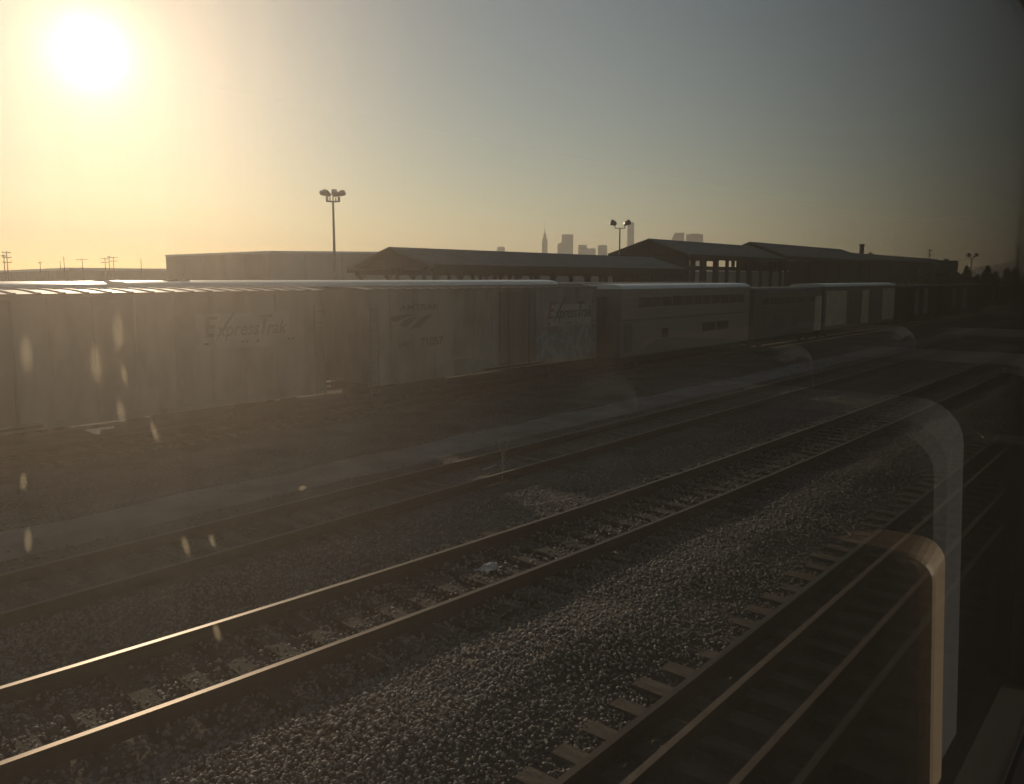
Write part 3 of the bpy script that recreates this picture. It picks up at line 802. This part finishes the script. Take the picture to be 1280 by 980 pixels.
# ------------------------------------------------------------------ floodlight masts and poles
def mast(px, ptop, dist, nl, spread, label, r0=0.16, small=1.0):
    q = atR(px, ptop, dist)
    t = thing('floodlight_mast', (q.x, q.y, GB), label, 'floodlight mast', 'floodlight masts in the yard')
    H = q.z - GB
    p = MB(); p.tube((0, 0, 0), (0, 0, H - 0.6 * small), r0, r0 * 0.55, 10); put(p, 'pole', M['galv'], t, Vector((0, 0, 0)), smooth=False)
    f = MB()
    for i in range(nl):
        a = YAW + (math.pi / 2) + (2 * math.pi * i / nl if nl > 2 else math.pi * i)
        e_ = Vector((math.cos(a), math.sin(a), 0)) * spread * 0.5
        f.tube((0, 0, H - 0.65 * small), (e_.x, e_.y, H - 0.65 * small), 0.05 * small); f.tube((e_.x, e_.y, H - 0.65 * small), (e_.x, e_.y, H - 0.25 * small), 0.05 * small)
    put(f, 'bracket', M['galv'], t, Vector((0, 0, 0)))
    for i in range(nl):
        a = YAW + (math.pi / 2) + (2 * math.pi * i / nl if nl > 2 else math.pi * i) + 0.12
        l = MB()
        l.prism([(-0.3, -0.16), (0.3, -0.3), (0.42, 0.02), (0.34, 0.3), (-0.2, 0.26), (-0.38, 0.06)], 'y', -0.34, 0.34)
        lo = l.build('lamp_head', M['galv'], t)
        sc = (0.62 if nl > 2 else 1.15) * small
        lo.data.transform(Matrix.Translation((math.cos(a) * spread * 0.72, math.sin(a) * spread * 0.72, H - 0.02)) @ Matrix.Rotation(a, 4, 'Z') @ Matrix.Rotation(R(-28), 4, 'Y') @ Matrix.Scale(sc, 4))
        g_ = MB(); g_.box(0.28, 0.31, -0.28, 0.28, -0.2, 0.26)
        go = g_.build('lens', M['lens'], lo)
        go.data.transform(Matrix.Translation((math.cos(a) * spread * 0.72, math.sin(a) * spread * 0.72, H - 0.02)) @ Matrix.Rotation(a, 4, 'Z') @ Matrix.Rotation(R(-28), 4, 'Y') @ Matrix.Translation((0.12, 0, 0)) @ Matrix.Scale(sc, 4))
    return t
mast(416, 242, 72, 7, 1.12, 'tall floodlight mast with a ring of six lamps in front of the grey warehouse')
mast(775, 279, 150, 2, 1.75, 'floodlight mast with two round lamps beside the slim glass skyscraper', r0=0.2, small=1.35)
mast(1215, 319, 260, 2, 1.4, 'distant two lamp floodlight mast at the right edge above the dark tree line', r0=0.2, small=1.3)
def upole(px, ptop, pb, dist, arms, label, aw=2.2):
    q = atR(px, ptop, dist)
    t = thing('utility_pole', (q.x, q.y, GB), label, 'utility pole', 'utility poles on the skyline')
    H = q.z - GB; p = MB(); p.tube((0, 0, 0), (0, 0, H), 0.18, 0.11, 8); put(p, 'pole', M['pole_wood'], t, Vector((0, 0, 0)))
    d = Vector((math.sin(YAW + 0.3), -math.cos(YAW + 0.3), 0))
    for k in range(arms):
        c = MB(); z = H - 0.5 - k * 1.5
        c.bar(tuple(-d * aw / 2 + Vector((0, 0, z))), tuple(d * aw / 2 + Vector((0, 0, z))), 0.16)
        for s in (-0.46, -0.2, 0.2, 0.46):
            b_ = d * aw * s; c.tube((b_.x, b_.y, z), (b_.x, b_.y, z + 0.35), 0.09)
        put(c, 'crossarm', M['pole_wood'], t, Vector((0, 0, 0)))
    return t
upole(4.5, 318, 340, 300, 1, 'short utility pole at the left edge, partly behind its taller neighbour', 1.6)
upole(8, 314, 340, 300, 3, 'tallest utility pole at the far left with three crossarms', 2.4)
upole(50, 327, 335, 420, 1, 'small utility pole standing above the low warehouse roof near the left edge', 1.6)
upole(75, 326, 333, 420, 0, 'short bare utility pole just left of a taller bare one')
upole(79.5, 320, 333, 380, 0, 'taller bare utility pole above the peak of the low warehouse roof')
upole(102.5, 323, 333, 380, 1, 'utility pole with one wide crossarm directly below the sun', 4.2)
upole(131, 322, 333, 380, 2, 'left pole of the cluster of three with crossarms', 3.2)
upole(136, 320, 333, 380, 1, 'middle pole of the cluster of three, the one with a single crossarm', 1.2)
upole(141.5, 320.5, 333, 380, 2, 'right pole of the cluster of three with crossarms', 3.4)
upole(176, 323, 333, 400, 0, 'single bare utility pole just left of the grey warehouse')
upole(1162.5, 311, 327, 300, 3, 'utility pole with three crossarms right of the long shed', 2.2)
upole(1274, 306, 346, 240, 2, 'utility pole at the extreme right edge of the view', 2.2)

# ------------------------------------------------------------------ downtown towers
def tower(px0, px1, ptop, dist, label, m, kind='block', name='skyscraper'):
    a = atR(px0, ptop, dist); b = atR(px1, ptop, dist)
    w = (b - a).length; c = (a + b) / 2; H = c.z
    t = thing(name, (c.x, c.y, GB), label, 'skyscraper', 'downtown skyscrapers')
    z0 = Vector((0, 0, 0))
    ang = math.atan2((b - a).y, (b - a).x)
    def fin(mb, nm, mm):
        ob = mb.build(nm, mm, t); ob.data.transform(Matrix.Rotation(ang, 4, 'Z')); return ob
    s = MB(); h = w / 2; dep = w * 0.8
    if kind == 'block':
        s.box(-h, h, -dep / 2, dep / 2, 0, H); s.box(-h * 0.6, h * 0.6, -dep * 0.3, dep * 0.3, H, H + w * 0.05)
    elif kind == 'left_step':
        s.box(-h, h, -dep / 2, dep / 2, 0, H * 0.98 - w * 0.62); s.box(-h + w * 0.27, h, -dep / 2 - 1, dep / 2 + 1, 0, H)
        s.prism([(-h, H * 0.98 - w * 0.62), (-h + w * 0.26, H * 0.98 - w * 0.62), (-h + w * 0.26, H * 0.98 - w * 0.45), (-h + w * 0.08, H * 0.98 - w * 0.48)], 'y', -dep / 2, dep / 2)
    elif kind == 'right_step':
        s.box(-h, h, -dep / 2, dep / 2, 0, H - w * 0.2); s.box(-h, 0, -dep / 2 - 1, dep / 2 + 1, 0, H)
    elif kind == 'slope':
        s.prism([(-h, 0), (h, 0), (h, H), (-h + w * 0.22, H), (-h, H - w * 0.5)], 'y', -dep / 2, dep / 2)
    elif kind == 'spire':
        s.box(-h, h, -dep / 2, dep / 2, 0, H - w * 0.3); s.prism([(-h, H - w * 0.3), (h, H - w * 0.3), (h * 0.75, H), (-h * 0.75, H)], 'y', -dep * 0.4, dep * 0.4)
    elif kind == 'round':
        s.tube((0, 0, 0), (0, 0, H - w * 0.1), h, h, 20); s.tube((0, 0, H - w * 0.1), (0, 0, H), h * 0.96, h * 0.82, 20)
        base = MB(); hb = h * 1.45
        base.box(-hb, -h * 0.3, -dep / 2, dep / 2, 0, H * 0.36 + 60 * 0.0); base.box(h * 0.3, hb, -dep / 2, dep / 2, 0, H * 0.33)
        base.box(-hb * 0.95, -h * 0.2, -dep * 0.6, dep * 0.6, 0, H * 0.46)
        fin(base, 'podium', m)
    fin(s, 'shaft', m)
    bd = MB()                                            # recessed storey bands
    if kind not in ('round', 'slope', 'spire'):
        lo = -h + (w * 0.27 if kind == 'left_step' else 0)
        hi = 0 if kind == 'right_step' else h
        for i in range(int(H / 16)):
            z = 8 + i * 16
            if z < H - 6: bd.box(lo - 0.4, hi + 0.4, -dep / 2 - 1.4, dep / 2 + 1.4, z, z + 5)
        fin(bd, 'storey_bands', M['tower_dark'])
    if kind == 'spire':
        sp = MB(); sp.box(-h * 0.55, h * 0.55, -dep * 0.3, dep * 0.3, H, H + w * 0.75); sp.tube((0, 0, H + w * 0.75), (0, 0, H + w * 1.45), h * 0.34, h * 0.16, 8); sp.tube((0, 0, H + w * 1.45), (0, 0, H + w * 2.9), h * 0.1, h * 0.03, 6)
        fin(sp, 'spire', m)
    return t
D = 3300
tower(621.5, 631, 308.5, D, 'small square tower alone at the left of the skyline', M['tower'])
tower(677.5, 684.5, 298, D, 'slim skyscraper topped with a needle spire', M['tower_dark'], 'spire')
tower(697, 716.5, 293, D * 1.0, 'broad tall tower with a lower step on its left side', M['tower_dark'], 'left_step')
tower(723, 744.5, 306, D, 'short twin block with its left half higher', M['tower'], 'right_step')
tower(747.5, 759, 306.5, D, 'square tower just left of the tall canopy gable', M['tower_dark'])
tower(784, 793, 277.5, D, 'tallest round topped skyscraper beside the two lamp mast', M['tower'], 'round')
tower(840, 855.5, 291, D, 'tower with a slanted left shoulder behind the tall canopy roof', M['tower'], 'slope')
tower(858, 879, 293, D, 'wide flat topped tower behind the tall canopy roof', M['tower_dark'])
tower(869, 876, 322, D * 0.8, 'low tower seen through the canopy openings', M['tower'])
# blocky building and hills on the right
a = atR(1169, 322, 330); b = atR(1198, 322, 330)
bl = thing('office_building', ((a.x + b.x) / 2, (a.y + b.y) / 2, GB), 'blocky grey building with a small roof box past the long shed', 'building')
m_ = MB(); w = (b - a).length; m_.box(-w / 2, w / 2, -5, 5, 0, a.z); put(m_, 'wall', M['concrete_dark'], bl, Vector((0, 0, 0)))
m_ = MB(); m_.box(-w * 0.12, w * 0.1, -2, 2, a.z, a.z + 0.7); m_.box(-w / 2 - 0.1, w / 2 + 0.1, -5.1, 5.1, a.z - 0.5, a.z - 0.1); put(m_, 'roof_box', M['concrete_dark'], bl, Vector((0, 0, 0)))
for i in range(5):
    for k in range(2):
        m_ = MB(); x = -w * 0.42 + i * w * 0.18; m_.box(x, x + w * 0.09, -5.06, -5.004, 5 + k * 3, 6.4 + k * 3); put(m_, 'window', M['dark_glass'], bl, Vector((0, 0, 0)))
bl.rotation_euler.z = math.atan2((b - a).y, (b - a).x)
hl = MB(); rows = 7; cols = 60; hx = []
for j in range(rows):
    for i in range(cols):
        px = 1130 + i * 7.5
        q = atR(px, 347, 4300 + j * 110)
        prof = 95 * math.exp(-((px - 1290) / 75) ** 2) + 60 * math.exp(-((px - 1420) / 90) ** 2) + 18 * math.sin(px * 0.05) ** 2
        hl.v.append((q.x, q.y, GB + prof * math.sin(math.pi * j / (rows - 1)) + rng.uniform(-2, 2) * (0 < j < rows - 1)))
for j in range(rows - 1):
    for i in range(cols - 1):
        n = j * cols + i; hl.f.append((n, n + 1, n + cols + 1, n + cols)); hl.mi.append(0)
tag(hl.build('hills', M['hill'], smooth=True), None, None, kind='structure')
# far tree line right
n = 9000
P = []
for i in range(n):
    px = rng.uniform(1150, 1330); dist = rng.uniform(200, 290)
    q = atR(px, 347, dist)
    hgt = 6.3 + 1.0 * math.sin(px * 0.22) + 0.8 * math.sin(px * 0.51 + 1)
    P.append((q.x, q.y, GB + hgt * math.sqrt(rng.random())))
tl = stones('tree_line', np.array(P), nrg.uniform(0.25, 0.6, n), OCT, M['leaf'], 0.4)
tag(tl, 'dark line of distant trees along the yard at the right edge', 'trees')

# ------------------------------------------------------------------ small things on the ground
q = atZ(628, 603, GZ)
wd = MB(); p = Vector((q.x, q.y, GZ)); rw = random.Random(5)
base = p.copy()
for i in range(9):
    nx = p + Vector((rw.uniform(-0.035, 0.045), rw.uniform(-0.02, 0.02), 0.085)); wd.tube(p, nx, 0.012 - i * 0.0008, seg=5)
    if i > 1:
        for s in range(3):
            e_ = nx + Vector((rw.uniform(-0.12, 0.12), rw.uniform(-0.1, 0.1), rw.uniform(0.0, 0.1))); wd.tube(nx, e_, 0.005, 0.003, 4)
            wd.quad(e_, e_ + Vector((0.03, 0.0, 0.012)), e_ + Vector((0.05, 0.01, 0.04)), e_ + Vector((0.01, 0.0, 0.03)))
    p = nx
tag(wd.build('dry_weed', M['straw'], origin=base), 'spindly dry weed standing alone in the dark gravel', 'weed')
q = atZ(606, 590, GZ); wd = MB(); wd.bar((q.x - 0.05, q.y, GZ + 0.06), (q.x + 0.42, q.y + 0.02, GZ + 0.09), 0.035, 0.02)
tag(wd.build('wood_stick', M['straw'], origin=(q.x, q.y, GZ)), 'short pale stick lying left of the dry weed', 'stick')
q = atZ(612, 713, -0.2); pm = MB(); rw = random.Random(9)
N_ = 7
for i in range(N_):
    for j in range(N_):
        pm.v.append((q.x + (i / (N_ - 1) - 0.5) * 0.42 + rw.uniform(-0.03, 0.03), q.y + (j / (N_ - 1) - 0.5) * 0.24 + rw.uniform(-0.02, 0.02), -0.19 + rw.uniform(0, 0.07)))
for i in range(N_ - 1):
    for j in range(N_ - 1):
        n = i * N_ + j; pm.f.append((n, n + N_, n + N_ + 1, n + 1)); pm.mi.append(0)
tag(pm.build('crumpled_paper', M['paper'], origin=(q.x, q.y, -0.2)), 'crumpled pale paper lying between the gleaming rails', 'litter')

# ------------------------------------------------------------------ the coach the view is taken from
GY = 0.15                                               # inner face of the glass
FL = 2.72
veh = thing('viewing_coach', (0, -1.4, FL), 'dim interior of the double deck coach around the window', 'passenger coach')
vo = Vector((0, -1.4, FL))
wins = [(-3.05, -0.85), (-0.6, 1.62), (1.85, 4.05), (4.3, 6.5), (6.75, 8.95)]
ZW0, ZW1 = 3.38, 4.52
wl = MB()
wl.box(-6, 12, GY - 0.045, GY + 0.07, FL - 0.3, ZW0); wl.box(-6, 12, GY - 0.045, GY + 0.07, ZW1, 5.0)
xs_ = [-6] + [x for w in wins for x in w] + [12]
for a, b in zip(xs_[0::2], xs_[1::2]): wl.box(a, b, GY - 0.045, GY + 0.07, ZW0, ZW1)
put(wl, 'side_wall', M['wall_grey'], veh, vo)
sh_ = MB(); sh_.box(-6, 12, -2.95, GY - 0.046, 4.9, 5.05); put(sh_, 'ceiling', M['ceiling'], veh, vo)
sh_ = MB(); sh_.box(-6, 12, -2.95, GY - 0.046, FL - 0.12, FL); put(sh_, 'floor', M['carpet'], veh, vo)
sh_ = MB(); sh_.box(-6, 12, -3.06, -2.955, FL - 0.3, 5.05); put(sh_, 'curtain_wall', M['curtain'], veh, vo)
for xx in (-6.1, 12.004):
    sh_ = MB(); sh_.box(xx, xx + 0.09, -3.05, GY + 0.06, FL - 0.3, 5.05); put(sh_, 'end_wall', M['wall_grey'], veh, vo)
sh_ = MB(); sh_.prism([(GY - 0.05, 4.62), (GY - 0.05, 4.58), (-0.55, 4.52), (-0.6, 4.56), (-0.55, 4.6)], 'x', -5.9, 11.9); put(sh_, 'luggage_rack', M['ceiling'], veh, vo)
for a, b in wins:
    f = MB()
    f.box(a, b, GY - 0.052, GY + 0.076, ZW0 - 0.002, ZW0 + 0.035); f.box(a, b, GY - 0.052, GY + 0.076, ZW1 - 0.035, ZW1 + 0.002)
    f.box(a - 0.002, a + 0.035, GY - 0.05, GY + 0.074, ZW0 + 0.036, ZW1 - 0.036); f.box(b - 0.035, b + 0.002, GY - 0.05, GY + 0.074, ZW0 + 0.036, ZW1 - 0.036)
    fo = put(f, 'window_frame', M['rubber'], veh, vo)
    if a == -0.6: main_frame = fo
    gp = MB(); x0, x1, z0, z1 = a + 0.036, b - 0.036, ZW0 + 0.037, ZW1 - 0.037
    gp.box(x0, x1, GY, GY + 0.007, z0, z1)
    put(gp, 'window_pane', M['glass_dirty'], veh, vo, fo)
# scattering film added for the flare veil, thickest towards the rear and tapering forwards
fx = [-0.55, -0.4, -0.2, -0.1, -0.03, 0.0] + [0.01 + 0.0008 * i for i in range(170)] + [0.15 + 0.006 * i for i in range(55)]
fz = [ZW0 + 0.05 + (ZW1 - ZW0 - 0.1) * i / 70 for i in range(71)]
rs = random.Random(21)
waves = [(2 * math.pi / rs.uniform(0.0035, 0.02), rs.uniform(0, 6.3), rs.uniform(-0.25, 0.25), rs.uniform(3, 14), rs.uniform(0, 6.3)) for _ in range(9)]
def sst(a, b, x):
    t = min(max((x - a) / (b - a), 0), 1); return t * t * (3 - 2 * t)
def film_t(x, z):
    base = 0.10 + 0.90 * (1 - sst(0.06, 0.20, x + 0.012 * math.sin(z * 9))) + 0.14 * (1 - sst(0.15, 0.42, x))
    base -= 0.10 + 0.0
    w_ = sum(a * math.sin(k * (x + l * (z - 4) * 0.1) + p) * (0.6 + 0.4 * math.sin(z * q + p2)) for k, p, l, q, p2 in waves for a in (0.035,))
    return max(0.00001, 0.004 * base * (1 + w_))
fm = MB(); ny = len(fz)
for x in fx:
    for z in fz: fm.v.append((x, GY + 0.009, z))
off_ = len(fm.v)
for x in fx:
    for z in fz: fm.v.append((x, GY + 0.009 + film_t(x, z), z))
for i in range(len(fx) - 1):
    for j in range(ny - 1):
        a_ = i * ny + j; b_ = a_ + ny
        fm.f.append((a_, b_, b_ + 1, a_ + 1)); fm.f.append((off_ + a_, off_ + a_ + 1, off_ + b_ + 1, off_ + b_)); fm.mi += [0, 0]
for i in range(len(fx) - 1):
    for j, flip in ((0, False), (ny - 1, True)):
        a_ = i * ny + j; b_ = a_ + ny
        q_ = (a_, off_ + a_, off_ + b_, b_); fm.f.append(q_[::-1] if flip else q_); fm.mi.append(0)
for j in range(ny - 1):
    for i, flip in ((0, True), (len(fx) - 1, False)):
        a_ = i * ny + j
        q_ = (a_, off_ + a_, off_ + a_ + 1, a_ + 1); fm.f.append(q_[::-1] if flip else q_); fm.mi.append(0)
put(fm, 'veil_film', film_material(8.3), veh, vo, main_frame)
for (px, py, w_, h_, tilt) in [(151, 514, 14, 40, -4), (193, 540, 10, 40, -14), (35, 675, 13, 44, 2), (232, 682, 11, 38, -14), (265, 676, 9, 26, -16), (271, 790, 12, 36, -14), (155, 468, 10, 40, -10), (29, 602, 11, 34, 4), (33, 442, 20, 62, 2), (148, 415, 20, 62, 3), (120, 455, 20, 70, 0), (378, 610, 16, 9, 0)]:
    d0 = ray(px, py); t0 = (GY - 0.0006) / d0.y
    k_ = t0 / 1020 * 0.5; st = MB(); loop = []
    for i in range(12):
        a_ = 2 * math.pi * i / 12
        ex = math.copysign(abs(math.cos(a_)) ** 0.8, math.cos(a_)) * w_ * k_; ez = math.copysign(abs(math.sin(a_)) ** 0.7, math.sin(a_)) * h_ * k_
        loop.append((ex, ez))
    st.prism(loop[::-1], 'y', -0.0003, 0.0002)
    so_ = st.build('dried_streak', M['residue'], main_frame)
    so_.location = Vector((d0.x * t0, GY - 0.0006, EYE + d0.z * t0)) - vo
    so_.rotation_euler.y = R(tilt)
def rounded(w, h, r, n=6, bottom=True):
    pts = []
    for cx, cz, a0 in ((w / 2 - r, h - r, 0), (-w / 2 + r, h - r, 90)):
        for i in range(n + 1):
            t = R(a0 + 90 * i / n); pts.append((cx + r * math.cos(t), cz + r * math.sin(t)))
    pts += [(-w / 2, 0), (w / 2, 0)]
    return pts
def seat_row(tan):
    t = thing('coach_seat', (0, 0, FL), None, 'seat', 'coach seats ahead of the camera')
    for i in range(2):
        tanm = M['sunlit_tray'] if tan and i == 0 else M['seat_shell']  # sunlight put into the colour: one tan tray, the others dark
        yc = -0.235 - i * 0.52
        s = MB(); s.box(-0.05, 0.42, yc - 0.23, yc + 0.23, 0.34, 0.48); put(s, 'cushion', M['seat_cloth'], t, Vector((0, 0, 0)), bevel=0.04)
        b = MB(); b.prism([(p[0] + yc, p[1] + 0.42) for p in rounded(0.47, 0.80, 0.06)], 'x', -0.06, 0.1)
        bo = put(b, 'backrest', M['seat_cloth'], t, Vector((0, 0, 0)), bevel=0.035)
        sh = MB(); sh.prism([(p[0] + yc, p[1] + 0.5) for p in rounded(0.3, 0.6, 0.05)], 'x', -0.11, -0.104); put(sh, 'back_shell', M['seat_shell'], t, Vector((0, 0, 0)), bo, bevel=0.006)
        th_ = -R(12); bo.location = (-0.42 * math.sin(th_), 0, 0.42 * (1 - math.cos(th_))); bo.rotation_euler.y = th_   # reclined
        tr = MB(); tr.prism([(p[0] + yc, p[1] + 0.52) for p in rounded(0.49, 0.56, 0.03)], 'x', -0.13, -0.066); put(tr, 'tray_table', tanm, t, Vector((0, 0, 0)), bo, bevel=0.008)
    for yy in (-0.49, -1.0):
        a = MB(); a.box(-0.1, 0.36, yy - 0.025, yy + 0.0, 0.6, 0.66); put(a, 'armrest', M['seat_shell'], t, Vector((0, 0, 0)), bevel=0.015)
    p = MB(); p.box(0.02, 0.3, -0.9, -0.1, 0.0, 0.34); put(p, 'pedestal', M['black_steel'], t, Vector((0, 0, 0)))
    return t
s0_ = seat_row(True); s1_ = seat_row(False)
for i, (x, lab) in enumerate([(1.33, 'blue grey coach seat pair nearest ahead, mirrored in the window glass'), (2.2, 'second coach seat pair ahead, its top edge mirrored in the glass'), (3.2, 'third coach seat pair ahead, faintly mirrored in the glass')]):
    c = s0_ if i == 0 else s1_ if i == 1 else copy_tree(s1_)
    c.location = (x, 0.07, FL); c['label'] = lab

# ------------------------------------------------------------------ evening haze in the air
hz = MB(); hz.box(-5200, 5200, -5200, 5200, -2.2, 285)
hm = bpy.data.materials.new('haze'); hm.use_nodes = True
nt = hm.node_tree
nt.nodes.remove(nt.nodes['Principled BSDF'])
pv = nt.nodes.new('ShaderNodeVolumePrincipled')
pv.inputs['Color'].default_value = (0.95, 0.9, 0.82, 1)
pv.inputs['Density'].default_value = 0.0002
pv.inputs['Anisotropy'].default_value = 0.3
nt.links.new(pv.outputs[0], nt.nodes['Material Output'].inputs['Volume'])
ho = hz.build('haze', hm); ho['kind'] = 'stuff'
